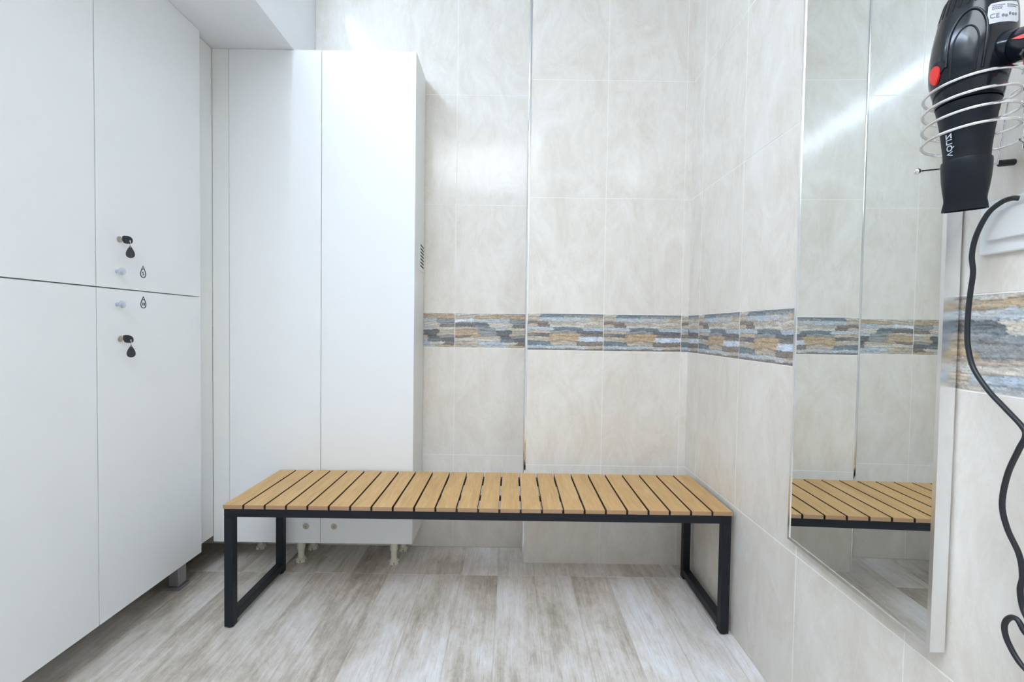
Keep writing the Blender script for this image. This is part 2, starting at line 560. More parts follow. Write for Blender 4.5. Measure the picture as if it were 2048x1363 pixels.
# floor: planks one by one in one mesh
bm = bmesh.new()
box(bm, XW, YF, -0.1, XR + 0.09, YB + 0.09, -0.0012, mat=1)
g = 0.0006
k0 = math.floor((XW - PLANK_X0) / PLANK_W)
for i in range(k0, k0 + 20):
    for j in (-3, -2, -1, 0):
        xa, xb = PLANK_X0 + i * PLANK_W + g, PLANK_X0 + (i + 1) * PLANK_W - g
        jit = 0.003 * math.sin(i * 2.3)
        ya, yb = PLANK_Y0 + jit + j * PLANK_L + g, PLANK_Y0 + jit + (j + 1) * PLANK_L - g
        xa, xb, ya, yb = max(xa, XW), min(xb, XR), max(ya, YF), min(yb, YB)
        if xb - xa < 0.01 or yb - ya < 0.01:
            continue
        e = 0.001
        g_ = 0
        vt = [bm.verts.new(v) for v in ((xa + e, ya + e, 0), (xb - e, ya + e, 0), (xb - e, yb - e, 0), (xa + e, yb - e, 0))]
        vl = [bm.verts.new(v) for v in ((xa, ya, -0.0013), (xb, ya, -0.0013), (xb, yb, -0.0013), (xa, yb, -0.0013))]
        bm.faces.new(vt)
        for k in range(4):
            bm.faces.new((vl[k], vl[(k + 1) % 4], vt[(k + 1) % 4], vt[k]))
struct('floor', bm, [M['plank'], M['floorgrout']])

# ------------------------------------------------------------------ strip light and added fill panel
t = thing('strip_light', 'long cool white strip light under the ceiling beside the white ceiling drop', 'light', (-0.862, 0.68, ZC - 0.02))
link_obj('housing', BOX(-0.882, -0.31, ZC - 0.008, -0.842, 1.665, ZC - 0.0005, bevel=0.002), M['satin'], t)
link_obj('diffuser', BOX(-0.874, -0.30, ZC - 0.075, -0.859, 1.660, ZC - 0.0085, bevel=0.004), M['led'], t)
t = thing('added_fill_panel', 'wide white fill panel added on the ceiling above the viewer', 'light', (-0.295, -0.58, ZC - 0.02))  # unseen panel added as room fill, guessed from a soft glow on the tiles
link_obj('fill_panel_frame', BOX(-0.83, -1.22, ZC - 0.015, 0.24, 0.06, ZC - 0.0005, bevel=0.003), M['plastic_white'], t)
link_obj('diffuser', BOX(-0.81, -1.20, ZC - 0.019, 0.22, 0.04, ZC - 0.0155, bevel=0.001), M['panel'], t)

# ------------------------------------------------------------------ left lockers
DT = 0.018                      # door thickness
def knob_bm(y, z):
    return lathe(bmesh.new(), [(0, 0.0060), (0.0015, 0.0060), (0.0025, 0.0042), (0.009, 0.0040), (0.0110, 0.0070), (0.0130, 0.0100), (0.0165, 0.0114), (0.0195, 0.0106), (0.0212, 0.0075), (0.0218, 0)], (XL, y, z), (1, 0, 0), 28)

def lock_bm(y, z):
    bm = lathe(bmesh.new(), [(0, 0.0098), (0.0022, 0.0098), (0.0030, 0.0088), (0.0030, 0.0066), (0.0022, 0.0062), (0.0045, 0.0055), (0.0045, 0)], (XL, y, z), (1, 0, 0), 28)
    return bm

def emblem_bm(y, z, number):
    """water-drop outline with a chevron and a number"""
    bm = bmesh.new()
    out = drop_outline(0.0235, 0.040); inn = [(p[0] * 0.72, p[1] * 0.82 - 0.0010) for p in out]
    O = (XL + 0.00005, y, z)
    prism(bm, out, O, (0, 1, 0), (0, 0, 1), 0.0004, hole=inn)
    prism(bm, [(-0.0062, 0.0046), (-0.0046, 0.0046), (0, 0.0085), (0.0046, 0.0046), (0.0062, 0.0046), (0, 0.0105)], O, (0, 1, 0), (0, 0, 1), 0.0004)
    V, Fs = text_geo(number, 0.0165 if len(number) == 1 else 0.0135)
    vs = [bm.verts.new((XL + 0.00045, y + vx * (1.05 if len(number) == 1 else 0.9), z + vy - 0.0065)) for vx, vy in V]
    for f in Fs:
        bm.faces.new([vs[i] for i in f])
    # a touch of weight so the strokes read at this size
    for dx in (-0.0008, -0.0004, 0.0004, 0.0008):
        vs = [bm.verts.new((XL + 0.00042, y + dx + vx * (1.05 if len(number) == 1 else 0.9), z + vy - 0.0065)) for vx, vy in V]
        for f in Fs:
            bm.faces.new([vs[i] for i in f])
    return bm

def locker(y0, y1, label, numbers, has_end):
    t = thing('storage_locker', label, 'locker', (-1.40, (y0 + y1) / 2, 0), 'lockers along the left wall')
    bm = bmesh.new()
    x0, x1 = -1.62, XL - DT - 0.003
    za, zb = ZL0 + 0.004, ZL1
    box(bm, x0, y0 + 0.0008, za, x1, y0 + 0.018, zb)
    box(bm, x0, y1 - 0.018, za, x1, y1 - 0.0008, zb)
    for z in (za, ZLS - 0.009, zb - 0.018):
        box(bm, x0, y0 + 0.018, z, x1, y1 - 0.018, z + 0.018)
    box(bm, x0, y0 + 0.018, za + 0.018, x0 + 0.004, y1 - 0.018, zb - 0.018)
    link_obj('carcass', bm, M['laminate_side'], t)
    gy = 0.0013
    for (z0, z1, kz, lz, ez, num) in ((ZLS + 0.0016, ZL1, 1.1534, 1.25, 1.1642, numbers[0]), (ZL0, ZLS - 0.0016, 1.0545, 0.951, 1.0665, numbers[1])):
        d = link_obj('door', BOX(XL - DT, y0 + gy, z0, XL, y1 - gy, z1, bevel=0.0007), M['laminate'], t)
        link_obj('knob', knob_bm(y0 + 0.068, kz), M['knob'], d, smooth=0.7)
        link_obj('lock', lock_bm(y0 + 0.079, lz), M['lockmetal'], d, smooth=0.6)
        if num:
            e = link_obj('number_emblem', emblem_bm(y0 + 0.167, ez, num), M['print'], d)
            e['label'] = 'water drop emblem with the number ' + num
    for lx, ly in ((-1.2535, y1 - (0.036 if has_end else 0.33)), (-1.50, y0 + 0.06), (-1.56, y1 - 0.036)):
            bm = bmesh.new()
            box(bm, lx - 0.0185, ly - 0.021, 0.014, lx + 0.0185, ly + 0.021, ZL0 + 0.004, bevel=0.002)
            lg = link_obj('leg', bm, M['greyfoot'], t)
            bm = bmesh.new()
            box(bm, lx - 0.026, ly - 0.029, 0.0, lx + 0.026, ly + 0.029, 0.011, bevel=0.002)
            box(bm, lx - 0.014, ly - 0.016, 0.011, lx + 0.014, ly + 0.016, 0.0145)
            link_obj('foot_plate', bm, M['greyfoot'], lg)
    return t
Y2 = YLE; Y1 = 1.3148; Y0 = Y1 - (Y2 - Y1)
locker(Y1, Y2, 'white two-door locker numbered 5 and 18 with black keys in its locks', ('5', '18'), True)
locker(Y0, Y1, 'white two-door locker at the left edge, left of the locker with keys', ('', ''), False)
# filler between the lockers and the corner cabinet
o = link_obj('filler_panel', BOX(-1.2311, YLE + 0.001, 0.131, -1.2127, YK - 0.0012, ZL1, bevel=0.0006), M['laminate_side'])
o['label'] = 'narrow white filler panel in the corner between locker 5 and the tall cabinet'
o['category'] = 'panel'
# continuous bottom support behind the filler
# keys with tags
TV = Vector((0.64, -0.768, 0)).normalized()
def key(y, z, label, dz):
    t = thing('locker_key', label, 'key', (XL + 0.0046, y, z), 'keys in the locker locks')
    bm = bmesh.new()
    box(bm, XL + 0.0046, y - 0.001, z - 0.0035, XL + 0.013, y + 0.001, z + 0.0035)
    link_obj('key_shank', bm, M['lockmetal'], t)
    # head: rounded plate with a hole, in the X-Z plane
    out = [(0.010, 0.010), (0.016, 0.0115), (0.026, 0.0112), (0.033, 0.0085), (0.038, 0.0035), (0.0395, -0.0025), (0.0385, -0.0085), (0.035, -0.0115), (0.030, -0.0122), (0.020, -0.0120), (0.014, -0.0100), (0.0095, -0.0015)]
    cx_, cz_ = 0.0325, -0.0045
    hole = []
    for (a, b) in out:
        ang = math.atan2(b - cz_, a - cx_)
        hole.append((cx_ + 0.0034 * math.cos(ang), cz_ + 0.0034 * math.sin(ang)))
    link_obj('key_head', prism(bmesh.new(), out, (XL, y + 0.0015, z), (1, 0, 0), (0, 0, 1), 0.0032, hole=hole), M['keyhead'], t, smooth=0.5)
    c = Vector((XL + cx_, y, z + cz_ - 0.0075))
    ring = [c + Vector((0.35, -0.35, 0)).normalized() * (0.0085 * math.sin(a)) + Vector((0, 0, 1)) * 0.0085 * math.cos(a) for a in [2 * PI * k / 28 for k in range(29)]]
    link_obj('key_ring', tube(bmesh.new(), ring, 0.0006, 6, cap=False), M['chrome'], t, smooth=3.2)
    uu = Vector((0.768, 0.64, 0)).normalized()
    tc = c + Vector((0.0, 0, -0.0075 - 0.0165 + dz))
    out = drop_outline(0.0215, 0.0385)
    hole = []
    for (a, b) in out:
        ang = math.atan2(b - 0.0135, a)
        hole.append((0.0011 * math.cos(ang), 0.0135 + 0.0011 * math.sin(ang)))
    link_obj('key_tag', prism(bmesh.new(), out, tc, uu, (0, 0, 1), 0.0022, hole=hole), M['tag'], t)
key(Y1 + 0.079, 1.25, 'black-headed key with drop-shaped tag in the upper locker door lock', 0.0)
key(Y1 + 0.079, 0.951, 'black-headed key with drop-shaped tag in the lower locker door lock', -0.001)

# ------------------------------------------------------------------ corner cabinet on the back wall
t = thing('tall_cabinet', 'tall white two-door cabinet on plastic feet against the tiled back wall', 'cabinet', (-0.78, 1.95, 0))
bm = bmesh.new()
ca, cb = YK + DT + 0.002, YB - 0.004
box(bm, -1.2127, ca, ZK0, -1.1943, cb, ZL1)
box(bm, KX2 - 0.018, ca, ZK0, KX2, cb, ZL1, bevel=0.0006)
for z in (ZK0 + 0.001, 0.62, 1.10, 1.58, ZL1 - 0.018):
    box(bm, -1.1943, ca, z, KX2 - 0.018, cb, z + 0.018)
box(bm, KX1 - 0.009, ca, ZK0 + 0.019, KX1 + 0.009, cb - 0.004, ZL1 - 0.018)
box(bm, -1.1943, cb - 0.004, ZK0 + 0.019, KX2 - 0.018, cb, ZL1 - 0.018)
link_obj('carcass', bm, M['laminate_side'], t)
link_obj('filler_strip', BOX(-1.2127, YK, ZK0, KX0 - 0.0010, YK + DT, ZL1, bevel=0.0006), M['laminate_side'], t)
for (xa, xb, lx) in ((KX0 + 0.0006, KX1 - 0.0010, -0.8325), (KX1 + 0.0010, KX2, -0.7175)):
    d = link_obj('door', BOX(xa, YK, ZK0, xb, YK + DT, ZL1, bevel=0.0007), M['laminate'], t)
    bm = bmesh.new()
    lathe(bm, [(0, 0.0125), (0.0015, 0.0125), (0.0024, 0.0112), (0.0024, 0.0075), (0.0012, 0.0070), (0.0012, 0.0052), (0.0034, 0.0048), (0.0036, 0)], (lx, YK, 0.1754), (0, -1, 0), 28)
    lk = link_obj('lock', bm, [M['lockmetal'], M['hole']], d, smooth=0.6)
    me = lk.data
    bm2 = bmesh.new(); bm2.from_mesh(me)
    ow = Vector((lx, YK - 0.0037, 0.1754)) - Vector((-0.78, 1.95, 0))
    box(bm2, ow.x - 0.0010, ow.y - 0.0002, ow.z - 0.0036, ow.x + 0.0010, ow.y + 0.0004, ow.z + 0.0036, mat=1)
    bm2.to_mesh(me); bm2.free()
# vent grille on the right side
bm = bmesh.new()
gx = KX2
y0, y1, z0, z1 = 1.932, 2.058, 1.2395, 1.373
def inclined(bm, yc, zc):
    pass
box(bm, gx, y0, z0, gx + 0.0030, y1, z1, bevel=0.0014)
vg = link_obj('vent_grille', bm, M['plastic_white'], t)
bm = bmesh.new()
for k in range(7):
    zc = 1.347 - k * 0.0145
    a = Vector((gx + 0.00305, 1.972, zc + 0.0030)); b = Vector((gx + 0.00305, 2.038, zc - 0.0010))
    dn = Vector((0, 0.10, 1)).normalized() * 0.0033
    vs = []
    for i in range(17):
        an = PI / 2 + PI * i / 16
        vs.append(bm.verts.new(a + Vector((0, math.cos(an), math.sin(an))) * 0.0033))
    for i in range(17):
        an = -PI / 2 + PI * i / 16
        vs.append(bm.verts.new(b + Vector((0, math.cos(an), math.sin(an))) * 0.0033))
    bm.faces.new(vs)
link_obj('vent_slots', bm, M['hole'], vg)['label'] = 'dark slanting vent slots'
# plastic feet
def foot(x, y):
    bm = lathe(bmesh.new(), [(0.0, 0.0225), (0.0095, 0.0225), (0.013, 0.020), (0.0165, 0.0145), (0.026, 0.0130), (0.050, 0.0130), (0.052, 0.0145), (0.0565, 0.0165), (0.060, 0.0168), (ZK0 - 0.004, 0.0168), (ZK0 - 0.003, 0.022), (ZK0 + 0.0005, 0.024)], (x, y, 0), (0, 0, 1), 28)
    f = link_obj('leg', bm, M['plastic_cream'], t, smooth=0.6)
    bm = bmesh.new()
    for k in range(6):
        an = -PI / 2 + 0.25 + k * PI / 3
        c = Vector((x, y, 0)) + Vector((math.cos(an), math.sin(an), 0)) * 0.0214
        u = Vector((-math.sin(an), math.cos(an), 0)); w = Vector((math.cos(an), math.sin(an), 0))
        q = [(-0.0011, -0.003), (0.0011, -0.003), (0.0011, 0.00125), (-0.0011, 0.00125)]
        A = [bm.verts.new(c + u * a + w * b + Vector((0, 0, 0.001))) for a, b in q]
        B = [bm.verts.new(c + u * a + w * b + Vector((0, 0, 0.0105))) for a, b in q]
        for i in range(4):
            bm.faces.new((A[i], A[(i + 1) % 4], B[(i + 1) % 4], B[i]))
        bm.faces.new(A[::-1]); bm.faces.new(B)
    link_obj('foot_notches', bm, M['hole'], f)
for (x, y) in ((-0.880, 1.927), (-0.484, 1.922), (-1.185, 1.930), (-0.878, 2.040), (-0.472, 2.034), (-1.11, 2.036)):
    foot(x, y)

# ------------------------------------------------------------------ bench
BX0, BX1, BY0, BY1, BZ = -0.9321, 0.7314, 1.4816, 1.8560, 0.4118
ST, T_ = 0.0135, 0.0280
t = thing('slatted_bench', 'low bench with crosswise oak slats on a black metal frame, beside the mirror', 'bench', (-0.10, 1.676, 0))
zt = BZ - ST                    # top of the frame
ft = 0.004
for lx in (BX0 + 0.001, BX1 - T_ - 0.001):
    for ly in (BY0 + 0.0035, BY1 - T_ - 0.012):
        lg = link_obj('leg', BOX(lx, ly, ft, lx + T_, ly + T_, zt - T_, bevel=0.0018), M['frame'], t)
        bm = lathe(bmesh.new(), [(0, 0.0105), (0.0015, 0.012), (ft + 0.004, 0.012)], (lx + T_ / 2, ly + T_ / 2, 0), (0, 0, 1), 20)
        link_obj('foot_pad', bm, M['black_plastic'], lg, smooth=0.6)
    link_obj('floor_rail', BOX(lx, BY0 + 0.0035 + T_, 0.016, lx + T_, BY1 - T_ - 0.012, 0.016 + T_, bevel=0.0018), M['frame'], t)
    link_obj('side_rail', BOX(lx, BY0 + 0.0035 + T_, zt - T_, lx + T_, BY1 - 0.012 - T_, zt, bevel=0.0012), M['frame'], t)
for nm, ly in (('front_rail', BY0 + 0.0035), ('rear_rail', BY1 - T_ - 0.012)):
    link_obj(nm, BOX(BX0 + 0.001, ly, zt - T_, BX1 - 0.001, ly + T_, zt, bevel=0.0018), M['frame'], t)
link_obj('middle_rail', BOX(BX0 + 0.001 + T_, 1.620, zt - 0.014, BX1 - 0.001 - T_, 1.640, zt, bevel=0.001), M['frame'], t)
NS = 24
pitch = (BX1 - BX0 + 0.006) / NS
for k in range(NS):
    xa = BX0 + k * pitch
    sb = BOX(xa, BY0, zt, xa + pitch - 0.006, BY1, BZ, bevel=0.0009)
    sb.normal_update()
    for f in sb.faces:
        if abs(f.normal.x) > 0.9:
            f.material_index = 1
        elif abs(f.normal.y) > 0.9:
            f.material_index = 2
    link_obj('slat', sb, [M['slat'], M['slat_gap_shade'], M['slat_end']], t)

# ------------------------------------------------------------------ mirror
MY0, MY1, MZ0, MZ1 = 0.7613, 1.1829, 0.4630, 2.25
MXF = lambda y: 0.7155 + 0.029 * (y - MY0)     # the frame stands off the wall a little more at its near side
t = thing('wall_mirror', 'tall mirror in a thin silver metal frame on the tiled right wall', 'mirror', (XR, (MY0 + MY1) / 2, MZ0))
LIP = 0.0075
bm = bmesh.new()
for (a0, a1, b0, b1) in ((MY0, MY0 + LIP, MZ0, MZ1), (MY1 - LIP, MY1, MZ0, MZ1), (MY0 + LIP, MY1 - LIP, MZ0, MZ0 + LIP), (MY0 + LIP, MY1 - LIP, MZ1 - LIP, MZ1)):
    k0_ = len(bm.verts)
    box(bm, 0, a0, b0, 1, a1, b1)
    for v in list(bm.verts)[k0_:]:
        v.co.x = MXF(v.co.y) if v.co.x < 0.5 else XR - 0.0045
link_obj('mirror_frame', bm, M['polished'], t)
link_obj('mirror_backing', BOX(MXF(MY1) + 0.007, MY0 + 0.014, MZ0 + 0.014, XR + 0.001, MY1 - 0.014, MZ1 - 0.014), M['hole'], t)
bm = bmesh.new()
vs = [(MXF(y) + 0.002, y, z) for y, z in ((MY0 + LIP, MZ0 + LIP), (MY1 - LIP, MZ0 + LIP), (MY1 - LIP, MZ1 - LIP), (MY0 + LIP, MZ1 - LIP))]
A = [bm.verts.new(v) for v in vs]; B = [bm.verts.new((v[0] + 0.004, v[1], v[2])) for v in vs]
bm.faces.new(A); bm.faces.new(B[::-1])
for i in range(4):
    bm.faces.new((A[i], A[(i + 1) % 4], B[(i + 1) % 4], B[i]))
link_obj('mirror_glass', bm, M['mirror'], t)

# ------------------------------------------------------------------ wall switch plate / socket
t = thing('wall_socket', 'white double plate socket on the right wall below the hair dryer', 'socket', (XR, 0.67, 1.165))
link_obj('backing_plate', BOX(XR - 0.007, 0.600, 1.125, XR + 0.001, 0.7305, 1.207, bevel=0.0025), M['plastic_white'], t)
link_obj('cover_plate', BOX(XR - 0.013, 0.612, 1.1455, XR - 0.0065, 0.7165, 1.190, bevel=0.002), M['plastic_white'], t)

# ------------------------------------------------------------------ hair dryer
PROF = [(1.247, .0252), (1.261, .0258), (1.284, .0283), (1.3068, .0313), (1.3268, .0352), (1.345, .0388), (1.363, .0426), (1.380, .0444),
        (1.400, .0450), (1.4200, .0442), (1.4412, .0420), (1.455, .0398), (1.4723, .0362), (1.486, .0310), (1.497, .0220), (1.502, .0100), (1.503, 0)]
def axis_at(z):
    k = [(1.18, .6446), (1.2368, .6446), (1.3631, .6425), (1.4412, .6500), (1.51, .6525)]
    for (a, xa), (b, xb) in zip(k[:-1], k[1:]):
        if z <= b:
            f = (z - a) / (b - a); f = min(max(f, 0), 1)
            return xa + (xb - xa) * f
    return k[-1][1]
DY = 0.660
def rad_at(z):
    for (a, ra), (b, rb) in zip(PROF[:-1], PROF[1:]):
        if z <= b:
            f = min(max((z - a) / (b - a), 0), 1)
            return ra + (rb - ra) * f
    return 0
def surf(ang, z, off=0.0):
    r = rad_at(z) + off
    return Vector((axis_at(z) + r * math.cos(ang), DY + r * math.sin(ang), z))
RD = math.radians
t = thing('hair_dryer', 'black hair dryer hanging nozzle down in the wire holder on the right wall', 'hair dryer', (0.645, DY, 1.18))
bm = bmesh.new()
SEG = 48
zs = []
for (a, b) in zip(PROF[:-1], PROF[1:]):
    for k in range(3):
        zs.append(a[0] + (b[0] - a[0]) * k / 3)
import bisect
def smooth_r(z):
    d = 0.004
    return (rad_at(z - d) + 2 * rad_at(z) + rad_at(min(z + d, 1.5029))) / 4 if 1.252 < z < 1.49 else rad_at(z)
def loft(bm, zlist, roff=0.0):
    rings = []
    for z in zlist:
        r = smooth_r(z) + roff
        rings.append([bm.verts.new((axis_at(z) + r * math.cos(2 * PI * k / SEG), DY + r * math.sin(2 * PI * k / SEG), z)) for k in range(SEG)])
    for A, B in zip(rings[:-1], rings[1:]):
        for k in range(SEG):
            bm.faces.new((A[k], A[(k + 1) % SEG], B[(k + 1) % SEG], B[k]))
    bm.faces.new(rings[0][::-1]); bm.faces.new(rings[-1])
    return bm
loft(bm, [z for z in zs if z >= 1.325] + [1.5028])
link_obj('body', bm, M['glossblack'], t, smooth=0.9)['label'] = 'glossy black motor housing'
bm = loft(bmesh.new(), [z for z in zs if z < 1.3245] + [1.3249], -0.0004)
link_obj('barrel', bm, M['matteblack'], t, smooth=0.9)['label'] = 'matte black barrel'
# patches that lie on the shell
def patch(bm, poly, off, thick=0.0012, grid=None):
    """poly: (angle deg, z) outline, filled as a fan with side walls"""
    top = [bm.verts.new(surf(RD(a), z, off)) for a, z in poly]
    low = [bm.verts.new(surf(RD(a), z, off - thick - 0.002)) for a, z in poly]
    ca_ = sum(p[0] for p in poly) / len(poly); cz = sum(p[1] for p in poly) / len(poly)
    inner = [top]
    for f in (0.75, 0.5, 0.25):
        inner.append([bm.verts.new(surf(RD(ca_ + (a - ca_) * f), cz + (z - cz) * f, off)) for a, z in poly])
    c = bm.verts.new(surf(RD(ca_), cz, off))
    k = len(poly)
    for A, B in zip(inner[:-1], inner[1:]):
        for i in range(k):
            bm.faces.new((A[i], A[(i + 1) % k], B[(i + 1) % k], B[i]))
    for i in range(k):
        bm.faces.new((inner[-1][i], inner[-1][(i + 1) % k], c))
        bm.faces.new((low[i], low[(i + 1) % k], top[(i + 1) % k], top[i]))
    return bm
def ell(ca_, cz, da, dz, k=24, drop=0.0):
    out = []
    for i in range(k):
        an = 2 * PI * i / k
        w = 1.0 - drop * math.sin(an) * -0.5 if drop else 1.0
        out.append((ca_ + da * math.cos(an) * w, cz + dz * math.sin(an)))
    return out
# raised rims that outline the arched side panel
rim = [(193, z) for z in (1.372, 1.385, 1.398)] + [(218 - 25 * math.cos(RD(x)), 1.402 + 0.040 * math.sin(RD(x))) for x in range(0, 181, 12)] + [(243.5, z) for z in (1.398, 1.385, 1.372, 1.358)]
bm = tube(bmesh.new(), [surf(RD(a_), z_, 0.0004) for a_, z_ in rim], 0.0017, 10)
link_obj('panel_rim', bm, M['glossblack'], t, smooth=1.0)
rim = [(200, z) for z in (1.350, 1.362, 1.376, 1.388)] + [(217 - 17 * math.cos(RD(x)), 1.392 + 0.027 * math.sin(RD(x))) for x in range(0, 181, 12)] + [(234.2, z) for z in (1.388, 1.376, 1.362, 1.350)]
bm = tube(bmesh.new(), [surf(RD(a_), z_, 0.0) for a_, z_ in rim], 0.0011, 10)
link_obj('panel_rim', bm, M['matteblack'], t, smooth=1.0)
# intake slits
bm = bmesh.new()
for a in (140, 152, 164, 176, 188, 200, 212, 224, 236):
    w = 1.8
    patch(bm, [(a - w, 1.452), (a + w, 1.452), (a + w + 1, 1.460), (a + w + 1.5, 1.468), (a + w + 2, 1.476), (a - w, 1.476), (a - w, 1.468), (a - w, 1.460)], 0.0004)
link_obj('intake_slits', bm, M['hole'], t)
bm = patch(bmesh.new(), ell(177, 1.3765, 14, 0.0105), 0.0012)
link_obj('button_bezel', bm, M['matteblack'], t, smooth=0.7)
bm = patch(bmesh.new(), [(173 + 11 * math.cos(an) * (1.0 + 0.25 * math.sin(an)), 1.3685 + 0.0128 * math.sin(an)) for an in [2 * PI * k / 28 for k in range(28)]], 0.0024)
link_obj('cool_shot_button', bm, M['red'], t, smooth=0.7)['label'] = 'red oval button'
# rating sticker
ZQ = -0.0215
bm = patch(bmesh.new(), [(a_, z_ + ZQ) for a_, z_ in [(241, 1.4375), (244, 1.4335), (250, 1.434), (258, 1.4345), (270, 1.435), (280, 1.4355), (290, 1.436), (293, 1.439), (293, 1.452), (292, 1.461), (288, 1.464), (276, 1.4635), (266, 1.463), (257, 1.4625), (250, 1.462), (244, 1.4615), (241, 1.458), (241, 1.448)]], 0.0006)
stk = link_obj('rating_sticker', bm, M['sticker'], t)
bm = bmesh.new()
rnd = random.Random(4)
for zc, a0, a1 in ((1.4585, 246, 262), (1.4560, 246, 260), (1.4535, 246, 258), (1.4585, 268, 288), (1.4560, 268, 285)):
    a = a0
    while a < a1:
        w = rnd.uniform(1.2, 3.0)
        z_ = zc + ZQ
        patch(bm, [(a, z_ - 0.0006), (a + w, z_ - 0.0006), (a + w, z_ + 0.0006), (a, z_ + 0.0006)], 0.0009, 0.0002)
        a += w + 0.9
V, Fs = text_geo('CE', 0.0088)
vs = [bm.verts.new(surf(RD(250.0) + vx / 0.0445, 1.4435 + ZQ + vy, 0.0010)) for vx, vy in V]
for f in Fs:
    bm.faces.new([vs[i] for i in f])
for a, z in ((262, 1.4435), (267, 1.443), (273, 1.446), (279, 1.4455), (285, 1.446)):
    patch(bm, ell(a, z + ZQ, 2.2, 0.0022, 10), 0.0009, 0.0002)
link_obj('sticker_print', bm, M['stickerprint'], stk)
# brand lettering up the barrel
V, Fs = text_geo('V\u00d3LIZ', 0.0110, 'LEFT')
bm = bmesh.new()
for dd in (0, 0.00035, -0.00035):
    vs = []
    for vx, vy in V:
        z = 1.2525 + vx * 1.02
        r = rad_at(z) + 0.0005
        an = RD(183.0) - (-vy - dd) / r
        vs.append(bm.verts.new((axis_at(z) + r * math.cos(an), DY + r * math.sin(an), z)))
    for f in Fs:
        bm.faces.new([vs[i] for i in f])
link_obj('lettering', bm, M['whiteprint'], t)['label'] = 'white lettering up the barrel'
# concentrator nozzle: round collar flattening into a slot that faces the viewer
bm = bmesh.new()
TA = RD(-45)                    # slot direction
rings = []
for (z, a, b) in ((1.2475, .0268, .0268), (1.245, .0272, .0272), (1.236, .0270, .0268), (1.222, .0262, .0245), (1.207, .0245, .0190), (1.196, .0228, .0125), (1.191, .0226, .0095), (1.183, .0240, .0075), (1.178, .0246, .0068)):
    ring = []
    for k in range(SEG):
        an = 2 * PI * k / SEG
        n_ = 2.0 if z > 1.22 else 2.0 + (1.22 - z) * 50
        cx_, sx_ = math.cos(an), math.sin(an)
        px_ = math.copysign(abs(cx_) ** (2 / n_), cx_) * a
        py_ = math.copysign(abs(sx_) ** (2 / n_), sx_) * b
        ring.append(bm.verts.new((axis_at(z) + px_ * math.cos(TA) - py_ * math.sin(TA), DY + px_ * math.sin(TA) + py_ * math.cos(TA), z)))
    rings.append(ring)
for A, B in zip(rings[:-1], rings[1:]):
    for k in range(SEG):
        bm.faces.new((A[k], B[k], B[(k + 1) % SEG], A[(k + 1) % SEG]))
bm.faces.new(rings[0])
inner = [bm.verts.new(Vector((axis_at(1.178), DY, 1.178)) + (v.co - Vector((axis_at(1.178), DY, 1.178))) * 0.88) for v in rings[-1]]
deep = [bm.verts.new(v.co + Vector((0, 0, 0.012))) for v in inner]
for A, B in ((rings[-1], inner), (inner, deep)):
    for k in range(SEG):
        bm.faces.new((A[k], B[k], B[(k + 1) % SEG], A[(k + 1) % SEG]))
bm.faces.new(deep[::-1])
link_obj('nozzle', bm, M['nozzle'], t, smooth=0.7)['label'] = 'flat matte black concentrator nozzle'
# handle towards the viewer
ha = Vector((0.653, 0.640, 1.388)); hd = Vector((0.10, -1.0, -0.30)).normalized()
bm = lathe(bmesh.new(), [(0.0, 0.0225), (0.022, 0.0220), (0.027, 0.0212), (0.034, 0.0205)], ha, hd, 32)
link_obj('handle_joint', bm, M['glossblack'], t, smooth=0.7)
bm = lathe(bmesh.new(), [(0.0345, 0.0198), (0.037, 0.0208), (0.070, 0.0205), (0.11, 0.0195), (0.140, 0.0175), (0.146, 0.0130), (0.148, 0)], ha, hd, 32)
hn = link_obj('handle', bm, M['glossblack'], t, smooth=0.7)
# red marks on the handle
ht = hd.orthogonal()
hu = (Vector((0, 0, 1)) - hd * hd.z).normalized(); hs = hd.cross(hu)
if hs.x > 0:
    hs = -hs
bm = bmesh.new()
q = []
for (d, an) in ((0.040, 10), (0.050, 3), (0.080, 2), (0.080, 17), (0.055, 17), (0.047, 14)):
    r = 0.0213
    q.append(ha + hd * d + (hs * math.cos(RD(an)) + hu * math.sin(RD(an))) * (r + 0.0006))
A = [bm.verts.new(v) for v in q]; B = [bm.verts.new(v - hs * 0.003) for v in q]
bm.faces.new(A); bm.faces.new(B[::-1])
for i in range(6):
    bm.faces.new((A[i], A[(i + 1) % 6], B[(i + 1) % 6], B[i]))
link_obj('switch_mark', bm, M['red'], hn)['label'] = 'red stripe'
bm = bmesh.new()
c = ha + hd * 0.056 - hu * 0.0205
box(bm, c.x - 0.005, c.y - 0.010, c.z - 0.005, c.x + 0.005, c.y + 0.008, c.z + 0.004, bevel=0.002)
link_obj('switch', bm, M['red'], hn, smooth=0.6)['label'] = 'red switch under the handle'
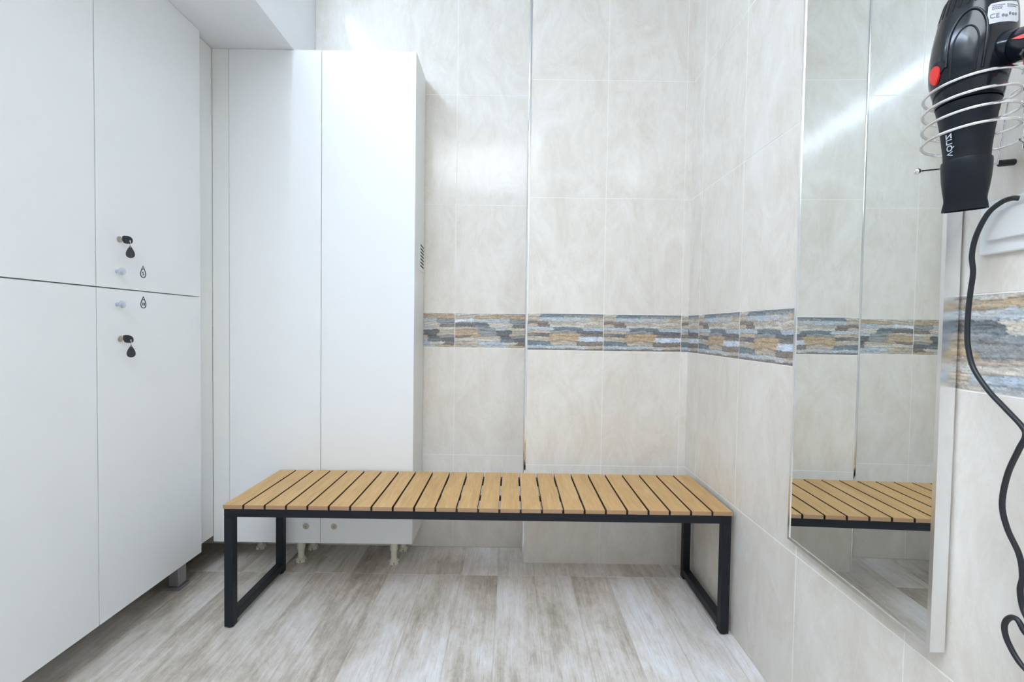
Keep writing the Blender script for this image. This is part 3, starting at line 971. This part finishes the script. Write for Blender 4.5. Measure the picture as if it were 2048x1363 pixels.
# mains cord: from the handle end, off to the right, looping back to the socket
he = ha + hd * 0.147
CXc = 0.722
cord = [he, he + hd * 0.02 + Vector((0, 0, -0.012)), (0.690, 0.465, 1.30), (0.705, 0.470, 1.10), (0.712, 0.500, 0.86), (0.716, 0.560, 0.66), (0.717, 0.612, 0.590),
        (0.7165, 0.6335, 0.6020), (0.7165, 0.6445, 0.5955), (0.717, 0.6495, 0.5797), (0.718, 0.6440, 0.5600), (0.719, 0.6255, 0.5400), (0.720, 0.595, 0.535), (0.721, 0.592, 0.565),
        (0.724, 0.622, 0.600), (0.728, 0.6365, 0.6150), (0.730, 0.6430, 0.6380), (0.729, 0.6400, 0.6600), (0.725, 0.6420, 0.690), (0.722, 0.6560, 0.7210), (0.720, 0.6625, 0.7547), (0.719, 0.6560, 0.8000), (0.718, 0.6420, 0.8400),
        (0.718, 0.6345, 0.8600), (0.719, 0.6400, 0.8725), (0.720, 0.6640, 0.8940), (0.721, 0.6899, 0.9171), (0.722, 0.7140, 0.9480), (0.7225, 0.7245, 0.9800), (0.7225, 0.7270, 1.0075), (0.722, 0.7262, 1.0400),
        (0.7215, 0.7235, 1.0680), (0.7205, 0.7198, 1.0980), (0.720, 0.7222, 1.1252), (0.720, 0.7165, 1.1550), (0.7210, 0.7020, 1.1840), (0.7230, 0.6850, 1.1970), (0.7270, 0.6740, 1.2000), (0.7325, 0.6700, 1.1990)]
bm = tube(bmesh.new(), spline(cord, 10), 0.0036, 14)
link_obj('power_cord', bm, M['rubber'], t, smooth=1.0)['label'] = 'black cord looping down and back up to the socket'

# ------------------------------------------------------------------ wire holder
t = thing('dryer_holder', 'chrome spiral wire holder around the hair dryer on the right wall', 'holder', (XR, 0.65, 1.30))
CC = Vector((0.6465, 0.660)); CR_ = 0.0505; WR = 0.0021
pts = []
turns, zb, pz = 4.0, 1.2660, 0.0222
for k in range(int(turns * 48) + 1):
    an = RD(-38) + 2 * PI * k / 48
    pts.append((CC.x + CR_ * math.cos(an), CC.y + CR_ * math.sin(an), zb + pz * k / 48))
pts += [(0.694, 0.630, zb + pz * turns + 0.002), (0.700, 0.634, zb + pz * turns + 0.004)]
pts = [(0.700, 0.634, zb - 0.001)] + pts
link_obj('spiral', tube(bmesh.new(), pts, WR, 10), M['chrome'], t, smooth=1.0)
bm = tube(bmesh.new(), [(0.7025, 0.634, 1.2560), (0.7025, 0.634, 1.382)], 0.0058, 16)
link_obj('post', bm, M['chrome'], t, smooth=0.8)
bm = lathe(bmesh.new(), [(0, 0.0), (0.0004, 0.024), (0.004, 0.024), (0.007, 0.018), (0.009, 0.0085), (0.043, 0.0080)], (XR + 0.0004, 0.634, 1.3180), (-1, 0, 0), 24)
link_obj('wall_mount', bm, M['chrome'], t, smooth=0.7)
bm = tube(bmesh.new(), [(0.6140, 0.7010, 1.2465), (0.7330, 0.6920, 1.2575)], 0.0016, 10)
link_obj('rod', bm, M['chrome'], t, smooth=0.8)
bm = bmesh.new()
bmesh.ops.create_uvsphere(bm, u_segments=16, v_segments=10, radius=0.0046, matrix=Matrix.Translation((0.6115, 0.7012, 1.2463)))
link_obj('rod_ball', bm, M['chrome'], t, smooth=3.2)
bm = tube(bmesh.new(), [(0.7260, 0.6925, 1.2569), (XR, 0.6910, 1.2587)], 0.0048, 14)
link_obj('rubber_tip', bm, M['black_plastic'], t, smooth=0.8)['label'] = 'black tip against the wall'
bm = tube(bmesh.new(), [(0.7230, 0.6928, 1.2567), (0.7225, 0.6860, 1.3000), (0.7200, 0.6800, 1.3350), (0.7060, 0.6600, 1.345), (0.7030, 0.640, 1.345)], 0.0016, 8)
link_obj('brace_wire', bm, M['chrome'], t, smooth=0.8)
